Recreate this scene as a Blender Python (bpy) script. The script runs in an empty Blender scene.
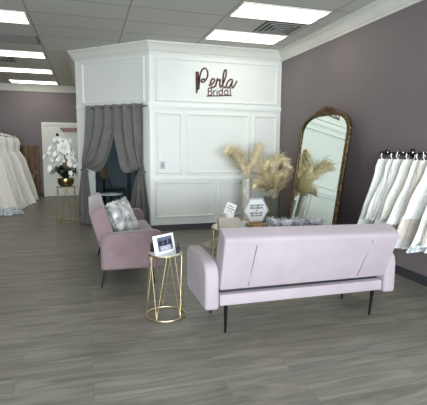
import bpy, bmesh, math, random
from mathutils import Vector, Matrix
rnd = random.Random(7)
scene = bpy.context.scene
COL = scene.collection
PI = math.pi

# ------------------------------------------------------------------ materials
def lin(c):
    c = c / 255.0
    return c / 12.92 if c <= 0.04045 else ((c + 0.055) / 1.055) ** 2.4
def rgb(t): return (lin(t[0]), lin(t[1]), lin(t[2]), 1.0)

def mat(name, col, rough=0.5, metal=0.0, var=0.0, vscale=8.0, bump=0.0, bscale=60.0, sheen=0.0, spec=0.5,
        trans=0.0, emit=None, estr=0.0, stretch=(1, 1, 1)):
    m = bpy.data.materials.new(name); m.use_nodes = True
    nt = m.node_tree; N = nt.nodes; L = nt.links
    p = N['Principled BSDF']
    p.inputs['Base Color'].default_value = rgb(col)
    p.inputs['Roughness'].default_value = rough
    p.inputs['Metallic'].default_value = metal
    p.inputs['Specular IOR Level'].default_value = spec
    p.inputs['Transmission Weight'].default_value = trans
    if sheen:
        p.inputs['Sheen Weight'].default_value = sheen
        p.inputs['Sheen Roughness'].default_value = 0.4
    if emit:
        p.inputs['Emission Color'].default_value = rgb(emit)
        p.inputs['Emission Strength'].default_value = estr
    tc = N.new('ShaderNodeTexCoord'); mp = N.new('ShaderNodeMapping')
    mp.inputs['Scale'].default_value = stretch
    L.new(tc.outputs['Object'], mp.inputs['Vector'])
    if var:
        n = N.new('ShaderNodeTexNoise'); n.inputs['Scale'].default_value = vscale; n.inputs['Detail'].default_value = 4
        L.new(mp.outputs[0], n.inputs['Vector'])
        r = N.new('ShaderNodeValToRGB')
        r.color_ramp.elements[0].position = 0.3; r.color_ramp.elements[1].position = 0.7
        r.color_ramp.elements[0].color = rgb([max(0, v * (1 - var)) for v in col])
        r.color_ramp.elements[1].color = rgb([min(255, v * (1 + var)) for v in col])
        L.new(n.outputs['Fac'], r.inputs['Fac']); L.new(r.outputs[0], p.inputs['Base Color'])
    if bump:
        n2 = N.new('ShaderNodeTexNoise'); n2.inputs['Scale'].default_value = bscale; n2.inputs['Detail'].default_value = 3
        L.new(mp.outputs[0], n2.inputs['Vector'])
        b = N.new('ShaderNodeBump'); b.inputs['Strength'].default_value = bump; b.inputs['Distance'].default_value = 0.01
        L.new(n2.outputs['Fac'], b.inputs['Height']); L.new(b.outputs[0], p.inputs['Normal'])
    return m

def mnode(nt, op, a, b=None, c=None):
    n = nt.nodes.new('ShaderNodeMath'); n.operation = op
    for i, v in enumerate((a, b, c)):
        if v is None: continue
        if isinstance(v, (int, float)): n.inputs[i].default_value = v
        else: nt.links.new(v, n.inputs[i])
    return n.outputs[0]

def fabric(name, col, trans=0.35, var=0.04):
    m = bpy.data.materials.new(name); m.use_nodes = True
    nt = m.node_tree; N = nt.nodes; L = nt.links
    N.remove(N['Principled BSDF']); out = N['Material Output']
    d = N.new('ShaderNodeBsdfDiffuse'); t = N.new('ShaderNodeBsdfTranslucent'); mx = N.new('ShaderNodeMixShader')
    tc = N.new('ShaderNodeTexCoord'); n = N.new('ShaderNodeTexNoise'); n.inputs['Scale'].default_value = 30
    n.inputs['Detail'].default_value = 5
    L.new(tc.outputs['Object'], n.inputs['Vector'])
    r = N.new('ShaderNodeValToRGB')
    r.color_ramp.elements[0].position = 0.3; r.color_ramp.elements[1].position = 0.7
    r.color_ramp.elements[0].color = rgb([v * (1 - var) for v in col]); r.color_ramp.elements[1].color = rgb([min(255, v * (1 + var)) for v in col])
    L.new(n.outputs['Fac'], r.inputs['Fac'])
    L.new(r.outputs[0], d.inputs['Color']); L.new(r.outputs[0], t.inputs['Color'])
    mx.inputs[0].default_value = trans
    L.new(d.outputs[0], mx.inputs[1]); L.new(t.outputs[0], mx.inputs[2]); L.new(mx.outputs[0], out.inputs['Surface'])
    return m

def floor_mat():
    m = bpy.data.materials.new('grey_plank_floor'); m.use_nodes = True
    nt = m.node_tree; N = nt.nodes; L = nt.links; p = N['Principled BSDF']
    tc = N.new('ShaderNodeTexCoord')
    br = N.new('ShaderNodeTexBrick'); br.offset = 0.37; br.offset_frequency = 2
    br.inputs['Scale'].default_value = 1.0; br.inputs['Brick Width'].default_value = 1.22; br.inputs['Row Height'].default_value = 0.178
    br.inputs['Mortar Size'].default_value = 0.0018; br.inputs['Mortar Smooth'].default_value = 0.2; br.inputs['Bias'].default_value = 0
    br.inputs['Color1'].default_value = (0.0, 0, 0, 1); br.inputs['Color2'].default_value = (1, 1, 1, 1); br.inputs['Mortar'].default_value = (0.5, .5, .5, 1)
    L.new(tc.outputs['Object'], br.inputs['Vector'])
    sep = N.new('ShaderNodeSeparateXYZ'); L.new(tc.outputs['Object'], sep.inputs[0])
    row = mnode(nt, 'FLOOR', mnode(nt, 'DIVIDE', sep.outputs[1], 0.178))
    shift = mnode(nt, 'ADD', mnode(nt, 'MULTIPLY', row, 3.71), mnode(nt, 'MULTIPLY', br.outputs['Color'], 7.0))
    cmb = N.new('ShaderNodeCombineXYZ')
    L.new(mnode(nt, 'ADD', mnode(nt, 'MULTIPLY', sep.outputs[0], 1.1), shift), cmb.inputs[0])
    L.new(mnode(nt, 'MULTIPLY', sep.outputs[1], 9.0), cmb.inputs[1]); L.new(shift, cmb.inputs[2])
    n1 = N.new('ShaderNodeTexNoise'); n1.inputs['Scale'].default_value = 1.5; n1.inputs['Detail'].default_value = 6; n1.inputs['Distortion'].default_value = 1.2
    L.new(cmb.outputs[0], n1.inputs['Vector'])
    cmb2 = N.new('ShaderNodeCombineXYZ')
    L.new(mnode(nt, 'ADD', mnode(nt, 'MULTIPLY', sep.outputs[0], 3.0), shift), cmb2.inputs[0])
    L.new(mnode(nt, 'MULTIPLY', sep.outputs[1], 90.0), cmb2.inputs[1])
    n2 = N.new('ShaderNodeTexNoise'); n2.inputs['Scale'].default_value = 1.0; n2.inputs['Detail'].default_value = 3
    L.new(cmb2.outputs[0], n2.inputs['Vector'])
    f = mnode(nt, 'ADD', mnode(nt, 'MULTIPLY', n1.outputs['Fac'], 0.74), mnode(nt, 'ADD', mnode(nt, 'MULTIPLY', n2.outputs['Fac'], 0.2), mnode(nt, 'MULTIPLY', br.outputs['Color'], 0.06)))
    r = N.new('ShaderNodeValToRGB'); e = r.color_ramp.elements
    e[0].position = 0.30; e[0].color = rgb((93, 90, 82)); e[1].position = 0.74; e[1].color = rgb((151, 147, 135))
    k = e.new(0.5); k.color = rgb((122, 118, 108))
    L.new(f, r.inputs['Fac'])
    mx = N.new('ShaderNodeMixRGB'); mx.blend_type = 'MIX'
    L.new(mnode(nt, 'MULTIPLY', br.outputs['Fac'], 0.4), mx.inputs[0]); L.new(r.outputs[0], mx.inputs[1]); mx.inputs[2].default_value = rgb((60, 58, 55))
    L.new(mx.outputs[0], p.inputs['Base Color'])
    p.inputs['Roughness'].default_value = 0.42; p.inputs['Specular IOR Level'].default_value = 0.45
    b = N.new('ShaderNodeBump'); b.inputs['Strength'].default_value = 0.15; b.inputs['Distance'].default_value = 0.004
    L.new(f, b.inputs['Height']); L.new(b.outputs[0], p.inputs['Normal'])
    return m

def ceiling_mat():
    m = bpy.data.materials.new('ceiling_tile'); m.use_nodes = True
    nt = m.node_tree; N = nt.nodes; L = nt.links; p = N['Principled BSDF']
    tc = N.new('ShaderNodeTexCoord'); sep = N.new('ShaderNodeSeparateXYZ'); L.new(tc.outputs['Object'], sep.inputs[0])
    def line(o, off, per, w):
        fr = mnode(nt, 'FRACT', mnode(nt, 'DIVIDE', mnode(nt, 'SUBTRACT', o, off - per * 40 - w / 2), per))
        return mnode(nt, 'LESS_THAN', fr, w / per)
    lx = line(sep.outputs[0], 0.55, 1.22, 0.022); ly = line(sep.outputs[1], 4.84, 0.6, 0.022)
    g = mnode(nt, 'MAXIMUM', lx, ly)
    n = N.new('ShaderNodeTexNoise'); n.inputs['Scale'].default_value = 90; n.inputs['Detail'].default_value = 3; L.new(tc.outputs['Object'], n.inputs['Vector'])
    r = N.new('ShaderNodeValToRGB'); r.color_ramp.elements[0].position = .35; r.color_ramp.elements[1].position = .65
    r.color_ramp.elements[0].color = rgb((194, 193, 185)); r.color_ramp.elements[1].color = rgb((207, 206, 198)); L.new(n.outputs['Fac'], r.inputs['Fac'])
    mx = N.new('ShaderNodeMixRGB'); L.new(g, mx.inputs[0]); L.new(r.outputs[0], mx.inputs[1]); mx.inputs[2].default_value = rgb((160, 157, 148))
    L.new(mx.outputs[0], p.inputs['Base Color']); p.inputs['Roughness'].default_value = 0.9
    return m

def planks_mat(name, cols):
    m = bpy.data.materials.new(name); m.use_nodes = True
    nt = m.node_tree; N = nt.nodes; L = nt.links; p = N['Principled BSDF']
    tc = N.new('ShaderNodeTexCoord'); mp = N.new('ShaderNodeMapping'); mp.inputs['Scale'].default_value = (14, 14, 1.2)
    L.new(tc.outputs['Object'], mp.inputs[0])
    n = N.new('ShaderNodeTexNoise'); n.inputs['Scale'].default_value = 1.6; n.inputs['Detail'].default_value = 6; n.inputs['Distortion'].default_value = .8
    L.new(mp.outputs[0], n.inputs['Vector'])
    r = N.new('ShaderNodeValToRGB'); r.color_ramp.elements[0].position = .3; r.color_ramp.elements[1].position = .7
    r.color_ramp.elements[0].color = rgb(cols[0]); r.color_ramp.elements[1].color = rgb(cols[1]); L.new(n.outputs['Fac'], r.inputs['Fac'])
    L.new(r.outputs[0], p.inputs['Base Color']); p.inputs['Roughness'].default_value = .6
    return m

M = dict(
    floor=floor_mat(), ceil=ceiling_mat(),
    white=mat('white_wall_paint', (216, 218, 213), .45, var=.01, vscale=2),
    trim=mat('white_trim_paint', (222, 224, 219), .4, var=.008, vscale=3),
    crown=mat('crown_paint', (214, 213, 204), .5, var=.01, vscale=3),
    mauve=mat('mauve_wall_paint', (115, 106, 107), .6, var=.02, vscale=1.2),
    base=mat('dark_cove_base', (52, 54, 58), .5, var=.05),
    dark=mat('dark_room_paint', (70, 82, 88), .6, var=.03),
    door=mat('door_paint', (226, 226, 218), .5, var=.01),
    pink=mat('blush_velvet', (161, 149, 154), .8, var=.03, vscale=5, bump=.12, bscale=25, sheen=.25, spec=.2),
    rose=mat('mauve_velvet', (120, 101, 103), .8, var=.06, vscale=6, bump=.12, bscale=25, sheen=.45, spec=.2),
    seam=mat('seam_thread', (96, 88, 98), .8, var=.05),
    black=mat('black_metal', (22, 22, 24), .4, metal=.6, var=.05),
    blackpl=mat('black_plastic', (24, 24, 26), .5, var=.05),
    gold=mat('brushed_gold', (214, 198, 158), .3, metal=1.0, var=.04, vscale=20),
    goldpot=mat('polished_gold', (156, 134, 92), .18, metal=1.0, var=.03, vscale=12),
    rosegold=mat('rose_gold_mirror', (104, 74, 70), .2, metal=1.0, var=.03),
    mirror=mat('mirror_glass', (226, 234, 228), .015, metal=1.0, var=.004),
    antique=mat('antique_gold', (92, 74, 52), .42, metal=.85, var=.35, vscale=25, bump=.5, bscale=70),
    glasstop=mat('white_glass_top', (226, 230, 230), .12, var=.01),
    fur=mat('grey_fur', (174, 172, 170), .9, var=.3, vscale=14),
    furdark=mat('charcoal_grey_fur', (132, 132, 135), .9, var=.35, vscale=18),
    rug=mat('cream_fur', (200, 192, 178), .9, var=.12, vscale=20),
    curtain=mat('grey_curtain_cloth', (102, 99, 96), .75, var=.06, vscale=10, bump=.15, bscale=200, sheen=.2),
    leaf=mat('dark_green_leaf', (26, 42, 28), .45, var=.2, vscale=10),
    petal=mat('white_petal', (240, 240, 234), .6, var=.03),
    stem=mat('brown_stem', (112, 98, 66), .7, var=.2),
    plume=mat('pampas_beige', (242, 218, 184), .9, var=.14, vscale=30),
    reed=mat('pampas_stalk', (176, 154, 112), .8, var=.12),
    ceramic=mat('whitewashed_ceramic', (206, 202, 192), .5, var=.14, vscale=9, stretch=(3, 3, .6)),
    paper=mat('white_paper', (240, 240, 238), .6, var=.01),
    tissuebox=mat('cream_box', (214, 204, 190), .6, var=.04),
    wood=planks_mat('light_wood', ((150, 110, 76), (196, 158, 118))),
    barn=planks_mat('weathered_brown_wood', ((66, 46, 34), (128, 92, 66))),
    darkwood=planks_mat('dark_wood', ((40, 32, 28), (62, 50, 42))),
    greysign=mat('grey_sign_edge', (186, 190, 196), .5, var=.02),
    ink=mat('black_ink', (34, 34, 38), .7, var=.03),
    slate=mat('slate_print', (88, 96, 116), .5, var=.12, vscale=30),
    inkblue=mat('dark_print', (38, 42, 56), .5, var=.2, vscale=30),
    vent=mat('vent_metal', (150, 150, 144), .5, var=.03),
    ventdark=mat('vent_dark', (58, 58, 56), .6, var=.05),
    grille=mat('return_grille', (126, 124, 118), .6, var=.04),
    lamp=mat('lamp_diffuser', (250, 248, 238), .4, var=.005, emit=(252, 247, 230), estr=5),
    lampframe=mat('lamp_frame', (214, 212, 204), .5, var=.01),
    redbrown=mat('copper_brown_plate', (142, 98, 86), .45, var=.08),
    tan=mat('tan_leather', (134, 110, 80), .55, var=.06),
    ivory=fabric('ivory_satin', (247, 244, 236), .2), tulle=fabric('white_tulle', (248, 249, 244), .2),
    lace=fabric('champagne_lace', (245, 239, 230), .3, .04), cool=fabric('cool_white_chiffon', (246, 248, 243), .2),
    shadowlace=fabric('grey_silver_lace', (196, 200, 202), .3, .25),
    hanger=mat('white_hanger', (236, 236, 232), .4, var=.01), chrome=mat('chrome', (190, 192, 194), .2, metal=1, var=.02),
    green=mat('grey_green_leaf', (120, 128, 96), .6, var=.2, vscale=20),
)
def glass_mat():
    m = bpy.data.materials.new('clear_glass'); m.use_nodes = True
    nt = m.node_tree; N = nt.nodes; L = nt.links; N.remove(N['Principled BSDF'])
    g = N.new('ShaderNodeBsdfGlossy'); g.inputs['Roughness'].default_value = .03
    t = N.new('ShaderNodeBsdfTransparent'); t.inputs['Color'].default_value = (.84, .86, .85, 1)
    fr0 = N.new('ShaderNodeLayerWeight'); fr0.inputs['Blend'].default_value = .2; fr = N.new('ShaderNodeMath'); fr.operation = 'MULTIPLY'; fr.inputs[1].default_value = .5; L.new(fr0.outputs['Facing'], fr.inputs[0])
    tc = N.new('ShaderNodeTexCoord'); n = N.new('ShaderNodeTexNoise'); n.inputs['Scale'].default_value = 6; L.new(tc.outputs['Object'], n.inputs['Vector'])
    b = N.new('ShaderNodeBump'); b.inputs['Strength'].default_value = .05; L.new(n.outputs['Fac'], b.inputs['Height']); L.new(b.outputs[0], g.inputs['Normal'])
    mx = N.new('ShaderNodeMixShader'); L.new(fr.outputs[0], mx.inputs[0]); L.new(t.outputs[0], mx.inputs[1]); L.new(g.outputs[0], mx.inputs[2])
    L.new(mx.outputs[0], N['Material Output'].inputs['Surface']); return m
M['glass'] = glass_mat()

# ------------------------------------------------------------------ mesh helpers
class MB:
    def __init__(s): s.bm = bmesh.new()
    def quad(s, a, b, c, d):
        vs = [s.bm.verts.new(p) for p in (a, b, c, d)]; return s.bm.faces.new(vs)
    def tri(s, a, b, c): return s.bm.faces.new([s.bm.verts.new(p) for p in (a, b, c)])
    def box(s, x0, x1, y0, y1, z0, z1, bev=0, seg=2, mtx=None):
        b = bmesh.new(); bmesh.ops.create_cube(b, size=1)
        for v in b.verts:
            v.co = Vector(((x0 + x1) / 2 + v.co.x * (x1 - x0), (y0 + y1) / 2 + v.co.y * (y1 - y0), (z0 + z1) / 2 + v.co.z * (z1 - z0)))
        if bev: bmesh.ops.bevel(b, geom=b.edges[:], offset=bev, segments=seg, affect='EDGES', profile=.5)
        s.merge(b, mtx); return s
    def prism(s, poly, f, h0, h1, bev=0, seg=3, mtx=None):
        """poly: 2D points; f(u,v,h)->xyz"""
        b = bmesh.new()
        A = [b.verts.new(f(u, v, h0)) for u, v in poly]; B = [b.verts.new(f(u, v, h1)) for u, v in poly]
        n = len(poly)
        b.faces.new(A[::-1]); b.faces.new(B)
        for i in range(n): b.faces.new([A[i], A[(i + 1) % n], B[(i + 1) % n], B[i]])
        bmesh.ops.recalc_face_normals(b, faces=b.faces[:])
        if bev: bmesh.ops.bevel(b, geom=b.edges[:], offset=bev, segments=seg, affect='EDGES', profile=.5, clamp_overlap=True)
        s.merge(b, mtx); return s
    def merge(s, b, mtx=None):
        if mtx is not None: bmesh.ops.transform(b, matrix=mtx, verts=b.verts)
        me = bpy.data.meshes.new('t'); b.to_mesh(me); b.free(); s.bm.from_mesh(me); bpy.data.meshes.remove(me)
    def tube(s, pts, r, seg=10, closed=False, caps=True):
        pts = [Vector(p) for p in pts]; n = len(pts)
        rr = r if isinstance(r, (list, tuple)) else [r] * n
        rings = []; prev = None
        for i in range(n):
            if closed: t = pts[(i + 1) % n] - pts[i - 1]
            else: t = pts[min(i + 1, n - 1)] - pts[max(i - 1, 0)]
            t.normalize()
            if prev is None:
                a = Vector((0, 0, 1)) if abs(t.z) < .9 else Vector((1, 0, 0)); u = t.cross(a).normalized()
            else: u = (prev - t * prev.dot(t)).normalized()
            prev = u; w = t.cross(u)
            rings.append([s.bm.verts.new(pts[i] + (u * math.cos(2 * PI * k / seg) + w * math.sin(2 * PI * k / seg)) * rr[i]) for k in range(seg)])
        for i in range(n if closed else n - 1):
            A = rings[i]; B = rings[(i + 1) % n]
            for k in range(seg): s.bm.faces.new([A[k], A[(k + 1) % seg], B[(k + 1) % seg], B[k]])
        if caps and not closed: s.bm.faces.new(rings[0][::-1]); s.bm.faces.new(rings[-1])
        return s
    def ring(s, c, R, r, seg=48, rs=8):
        return s.tube([(c[0] + R * math.cos(2 * PI * k / seg), c[1] + R * math.sin(2 * PI * k / seg), c[2]) for k in range(seg)], r, rs, closed=True)
    def lathe(s, prof, seg=40, c=(0, 0)):
        R = []
        for r, z in prof: R.append([s.bm.verts.new((c[0] + r * math.cos(2 * PI * k / seg), c[1] + r * math.sin(2 * PI * k / seg), z)) for k in range(seg)])
        for A, B in zip(R, R[1:]):
            for k in range(seg): s.bm.faces.new([A[k], A[(k + 1) % seg], B[(k + 1) % seg], B[k]])
        if prof[0][0] > 0: s.bm.faces.new(R[0][::-1])
        if prof[-1][0] > 0: s.bm.faces.new(R[-1])
        return s
    def grid(s, rows):
        V = [[s.bm.verts.new(p) for p in row] for row in rows]
        for A, B in zip(V, V[1:]):
            for k in range(len(A) - 1): s.bm.faces.new([A[k], A[k + 1], B[k + 1], B[k]])
        return s
    def ball(s, c, r, sub=2, sc=(1, 1, 1)):
        b = bmesh.new(); bmesh.ops.create_icosphere(b, subdivisions=sub, radius=1)
        for v in b.verts: v.co = Vector((c[0] + v.co.x * r * sc[0], c[1] + v.co.y * r * sc[1], c[2] + v.co.z * r * sc[2]))
        s.merge(b); return s
    def obj(s, name, m, parent=None, smooth=True, loc=None, angle=40, **tags):
        me = bpy.data.meshes.new(name)
        bmesh.ops.recalc_face_normals(s.bm, faces=s.bm.faces[:]) if s.bm.faces else None
        s.bm.to_mesh(me); s.bm.free()
        me.materials.append(M[m] if isinstance(m, str) else m)
        if smooth:
            me.polygons.foreach_set('use_smooth', [True] * len(me.polygons))
            me.set_sharp_from_angle(angle=math.radians(angle))
        o = bpy.data.objects.new(name, me); COL.objects.link(o)
        if loc: o.location = loc
        if parent: o.parent = parent
        for k, v in tags.items(): o[k] = v
        return o

def tag(o, label, cat, group=None):
    o['label'] = label; o['category'] = cat
    if group: o['group'] = group
    return o
def thing(name, label, cat, loc=(0, 0, 0), rz=0, group=None):
    o = bpy.data.objects.new(name, None); COL.objects.link(o); o.empty_display_size = .1
    o.location = loc; o.rotation_euler = (0, 0, rz); return tag(o, label, cat, group)
def dup(root, loc, rz, label, group=None):
    r = root.copy(); COL.objects.link(r); r.location = loc; r.rotation_euler = (0, 0, rz); r['label'] = label
    if group: r['group'] = group
    for ch in list(root.children):
        c = ch.copy(); COL.objects.link(c); c.parent = r
        for g in list(ch.children):
            d = g.copy(); COL.objects.link(d); d.parent = c
    return r
def S(name, mb, m, parent=None, smooth=False, **k):
    o = mb.obj(name, m, parent, smooth, **k)
    if parent is None: o['kind'] = 'structure'
    return o

# ------------------------------------------------------------------ dimensions
CZ = 3.105; WX = 3.36; PY = 7.1; FY = 12.96; LX = -3.2; BY = -3.2
PLX = 1.015; AX, AY = -0.16, 8.275            # angled wall runs from (PLX,PY) to (AX,AY)

# ------------------------------------------------------------------ setting
S('floor', MB().box(LX - .1, WX + .1, BY - .1, FY + .1, -.1, 0), 'floor')
S('ceiling', MB().box(LX - .1, WX + .1, BY - .1, FY + .1, CZ, CZ + .1), 'ceil')
S('wall_right', MB().box(WX, WX + .1, BY - .1, FY + .1, 0, CZ), 'mauve')
S('wall_left', MB().box(LX - .1, LX, BY - .1, FY + .1, 0, CZ), 'mauve')
S('wall_far', MB().box(LX, WX, FY, FY + .1, 0, CZ), 'mauve')
# storefront behind the photographer: piers and header around big openings
fw = MB()
fw.box(LX, WX, BY - .1, BY, 0, .25); fw.box(LX, WX, BY - .1, BY, 2.3, CZ)
for x0, x1 in ((LX, -3.0), (-1.05, -.95), (1.05, 1.15), (3.2, WX)): fw.box(x0, x1, BY - .1, BY, .25, 2.3)
S('wall_front', fw, 'mauve')

def frame_moulding(mb, P, u0, u1, z0, z1, w=.042, d=.026):
    """picture frame moulding; P(u, off, z) -> xyz, off grows towards the viewer"""
    rings = []
    for iu, dd in ((0, 0), (0, d * .5), (w * .22, d * .62), (w * .34, d), (w * .66, d), (w * .82, d * .5), (w, d * .4), (w, 0)):
        q = (u0 + iu, u1 - iu, z0 + iu, z1 - iu)
        rings.append([P(q[0], dd, q[2]), P(q[1], dd, q[2]), P(q[1], dd, q[3]), P(q[0], dd, q[3])])
    for A, B in zip(rings, rings[1:]):
        for i in range(4): mb.quad(A[i], A[(i + 1) % 4], B[(i + 1) % 4], B[i])

def slab(mb, P, u0, u1, o0, o1, z0, z1):
    a = [P(u0, o0, z0), P(u1, o0, z0), P(u1, o0, z1), P(u0, o0, z1)]; b = [P(u0, o1, z0), P(u1, o1, z0), P(u1, o1, z1), P(u0, o1, z1)]
    mb.quad(*a[::-1]); mb.quad(*b)
    for i in range(4): mb.quad(a[i], a[(i + 1) % 4], b[(i + 1) % 4], b[i])

# crown profile: (offset from wall, z below ceiling)
CR = [(0, -.17), (.018, -.17), (.024, -.145), (.04, -.135), (.06, -.10), (.085, -.06), (.10, -.05), (.10, -.035), (.125, -.03), (.125, 0)]
def sweep(mb, path, prof, z):
    """path of 2D points (wall line), interior on the left of travel; mitred"""
    n = len(path); rows = []
    for i, p in enumerate(path):
        p = Vector(p)
        ds = []
        if i > 0: ds.append((p - Vector(path[i - 1])).normalized())
        if i < n - 1: ds.append((Vector(path[i + 1]) - p).normalized())
        ns = [Vector((-d.y, d.x)) for d in ds]
        nn = sum(ns, Vector((0, 0))); nn.normalize(); k = 1 / nn.dot(ns[0])
        rows.append([(p.x + nn.x * k * o, p.y + nn.y * k * o, z + h) for o, h in prof])
    mb.grid(rows)

# main white partition
mw = MB(); mw.box(PLX, WX, PY, PY + .1, 0, CZ); S('wall_partition', mw, 'white')
Pm = lambda u, o, z: (u, PY - o, z)
t = MB(); frame_moulding(t, Pm, 1.105, 3.29, 2.172, 2.885); S('trim_1', t, 'trim')
t = MB(); slab(t, Pm, PLX - .03, WX, 0, .028, 2.092, 2.135); slab(t, Pm, PLX - .03, WX, 0, .016, 2.07, 2.15); S('trim_2', t, 'trim')
t = MB()
for a, b in ((1.11, 1.553), (1.618, 2.757), (2.83, 3.295)): frame_moulding(t, Pm, a, b, .975, 2.0)
S('trim_3', t, 'trim')
t = MB(); slab(t, Pm, PLX, WX, 0, .034, .875, .908); slab(t, Pm, PLX, WX, 0, .018, .86, .925); S('trim_4', t, 'trim')
t = MB()
for a, b in ((1.085, 2.145), (2.212, 3.295)): frame_moulding(t, Pm, a, b, .218, .84)
S('trim_5', t, 'trim')
t = MB(); slab(t, Pm, PLX - .008, PLX + .045, 0, .012, .1, 2.9); S('trim_6', t, 'trim')
t = MB(); slab(t, Pm, PLX, WX, 0, .012, 0, .1); S('baseboard_partition', t, 'base')

# angled wall with curtained opening
dU = Vector((-1, 1, 0)).normalized(); nU = Vector((-1, -1, 0)).normalized()
LU = math.hypot(PLX - AX, AY - PY)
def Pa(u, o, z): return (PLX + dU.x * u + nU.x * o, PY + dU.y * u + nU.y * o, z)
OU0, OU1, OZ = .15, 1.34, 2.09
t = MB()
slab(t, Pa, 0, OU0, -.1, 0, 0, CZ); slab(t, Pa, OU1, LU, -.1, 0, 0, CZ); slab(t, Pa, OU0, OU1, -.1, 0, OZ, CZ)
S('wall_angled', t, 'white')
t = MB(); frame_moulding(t, Pa, .10, LU - .16, 2.172, 2.90); S('trim_7', t, 'trim')
t = MB(); slab(t, Pa, -.01, LU, 0, .016, 2.118, 2.148); S('trim_8', t, 'trim')
t = MB(); slab(t, Pa, 0, .055, 0, .012, .1, 2.93); S('trim_9', t, 'trim')
t = MB(); slab(t, Pa, 0, OU0, 0, .012, 0, .1); slab(t, Pa, OU1, LU, 0, .012, 0, .1); S('baseboard_angled', t, 'base')
S('wall_corridor', MB().box(AX, AX + .1, AY, FY, 0, CZ), 'white')
# fitting room interior
FRY = 10.6
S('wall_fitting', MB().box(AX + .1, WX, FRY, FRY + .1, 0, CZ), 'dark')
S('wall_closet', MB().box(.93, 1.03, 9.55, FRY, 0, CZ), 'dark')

# crown mouldings
t = MB(); sweep(t, [(WX, BY), (WX, PY), (PLX, PY), (AX, AY), (AX, FY)], CR, CZ); S('trim_10', t, 'crown', smooth=True, angle=18)
t = MB(); sweep(t, [(AX, FY), (LX, FY), (LX, BY)], CR, CZ); S('trim_11', t, 'crown', smooth=True, angle=18)
S('baseboard_right', MB().box(WX - .012, WX, BY, PY, 0, .1), 'base')
S('baseboard_far', MB().box(LX, -1.2, FY - .012, FY, 0, .1), 'base')

# far white door
t = MB(); t.box(-1.12, -.24, FY - .03, FY, .01, 2.03); d1 = S('door_1', t, 'door')
t = MB(); t.box(-1.2, -1.12, FY - .05, FY, 0, 2.03); t.box(-1.2, AX, FY - .05, FY, 2.03, 2.10); t.box(-.24, AX, FY - .05, FY, 0, 2.03)
t.obj('door_frame', 'door', d1, False)
t = MB(); t.prism([(-.72, 1.93), (-.64, 1.84), (-.24, 1.84), (-.24, 1.955), (-.70, 1.955)], lambda u, v, h: (u, h, v), FY - .07, FY - .03); 
t.obj('door_top_bar', 'redbrown', d1, False, label='brown bar at the top of the door')  # plain brown bar across the door top
ds = MB(); ds.box(-.86, -.60, FY - .045, FY - .031, 1.56, 1.82)
o = ds.obj('door_sign', 'paper', None, False); tag(o, 'small white notice with black figures on the far white door', 'sign')
k = MB(); k.ball((-.79, FY - .05, 1.755), .045, 2, (1, .15, 1)); k.obj('black_mark', 'ink', o)
k = MB(); k.prism([(-.76, 1.70), (-.62, 1.60), (-.64, 1.58), (-.77, 1.66)], lambda u, v, h: (u, h, v), FY - .052, FY - .046); k.obj('black_mark', 'ink', o, False)
k = MB(); k.prism([(-.74, 1.60), (-.66, 1.60), (-.67, 1.64), (-.73, 1.64)], lambda u, v, h: (u, h, v), FY - .052, FY - .046); k.obj('black_mark', 'ink', o, False)

# ------------------------------------------------------------------ ceiling fittings
def troffer(x0, y0, label, w=1.17, d=.555):
    t = thing('ceiling_light', label, 'ceiling light', (x0 + .025, y0 + .022, CZ), 0, 'fluorescent ceiling panels')
    f = MB()
    f.box(0, w, 0, .02, -.014, -.001); f.box(0, w, d - .02, d, -.014, -.001); f.box(0, .02, .02, d - .02, -.014, -.001); f.box(w - .02, w, .02, d - .02, -.014, -.001)
    f.box(.02, w - .02, d / 2 - .006, d / 2 + .006, -.016, -.001)
    f.obj('frame', 'lampframe', t, False)
    for k in range(2):
        y = .02 + k * (d / 2 - .014); ww = d / 2 - .026
        rows = [[(x, y + ww * j / 8, -.004 - .012 * math.sin(PI * j / 8)) for x in (.02, w - .02)] for j in range(9)]
        MB().grid(rows).obj('diffuser', 'lamp', t)
troffer(1.77, 4.84, 'larger glowing ceiling panel on the right, nearest the camera above the pink sofa')
troffer(1.77, 6.04, 'glowing ceiling panel on the right nearest the lettered wall')
troffer(-1.89, 6.04, 'glowing ceiling panel at the left photo edge, nearest of the left row')
troffer(-1.89, 8.44, 'glowing ceiling panel on the left just beyond the plain grey grille')
troffer(-1.89, 10.24, 'glowing ceiling panel on the left, second from the far wall')
troffer(-1.89, 12.04, 'smallest glowing ceiling panel on the left, closest to the far wall')

def vent(x0, y0, label):
    t = thing('ceiling_vent', label, 'air vent', (x0, y0, CZ), 0, 'square stepped air vents')
    MB().box(0, .58, 0, .56, -.004, -.001).obj('backing', 'ventdark', t, False)
    for k in range(4):
        a = .02 + k * .066; b = MB(); z = -.008 - .006 * k
        lo, hi, lo2, hi2 = a, .58 - a, a, .56 - a; w = .034
        b.box(lo, hi, lo2, lo2 + w, z - .006, z); b.box(lo, hi, hi2 - w, hi2, z - .006, z)
        b.box(lo, lo + w, lo2 + w, hi2 - w, z - .006, z); b.box(hi - w, hi, lo2 + w, hi2 - w, z - .006, z)
        b.obj('louver', 'vent', t, False)
vent(2.36, 5.46, 'stepped square air vent between the two right ceiling panels')
vent(-1.89, 9.06, 'stepped air vent on the left between two glowing ceiling panels')
g = thing('return_grille', 'plain grey air grille in the left ceiling row between glowing panels', 'air vent', (-1.87, 7.26, CZ))
MB().box(0, 1.18, 0, .56, -.006, -.001).obj('backing', 'grille', g, False)
b = MB()
for k in range(22): b.box(.02, 1.16, .02 + k * .0242, .028 + k * .0242, -.014, -.006)
b.obj('slats', 'grille', g, False)
b = MB(); b.box(0, 1.18, -.012, 0, -.014, -.001); b.box(0, 1.18, .56, .572, -.014, -.001); b.box(-.012, 0, -.012, .572, -.014, -.001); b.box(1.18, 1.192, -.012, .572, -.014, -.001)
b.obj('frame', 'grille', g, False)
sp = thing('sprinkler', 'small fire sprinkler on the ceiling in front of the angled white wall', 'sprinkler', (.23, 7.48, CZ))
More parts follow.
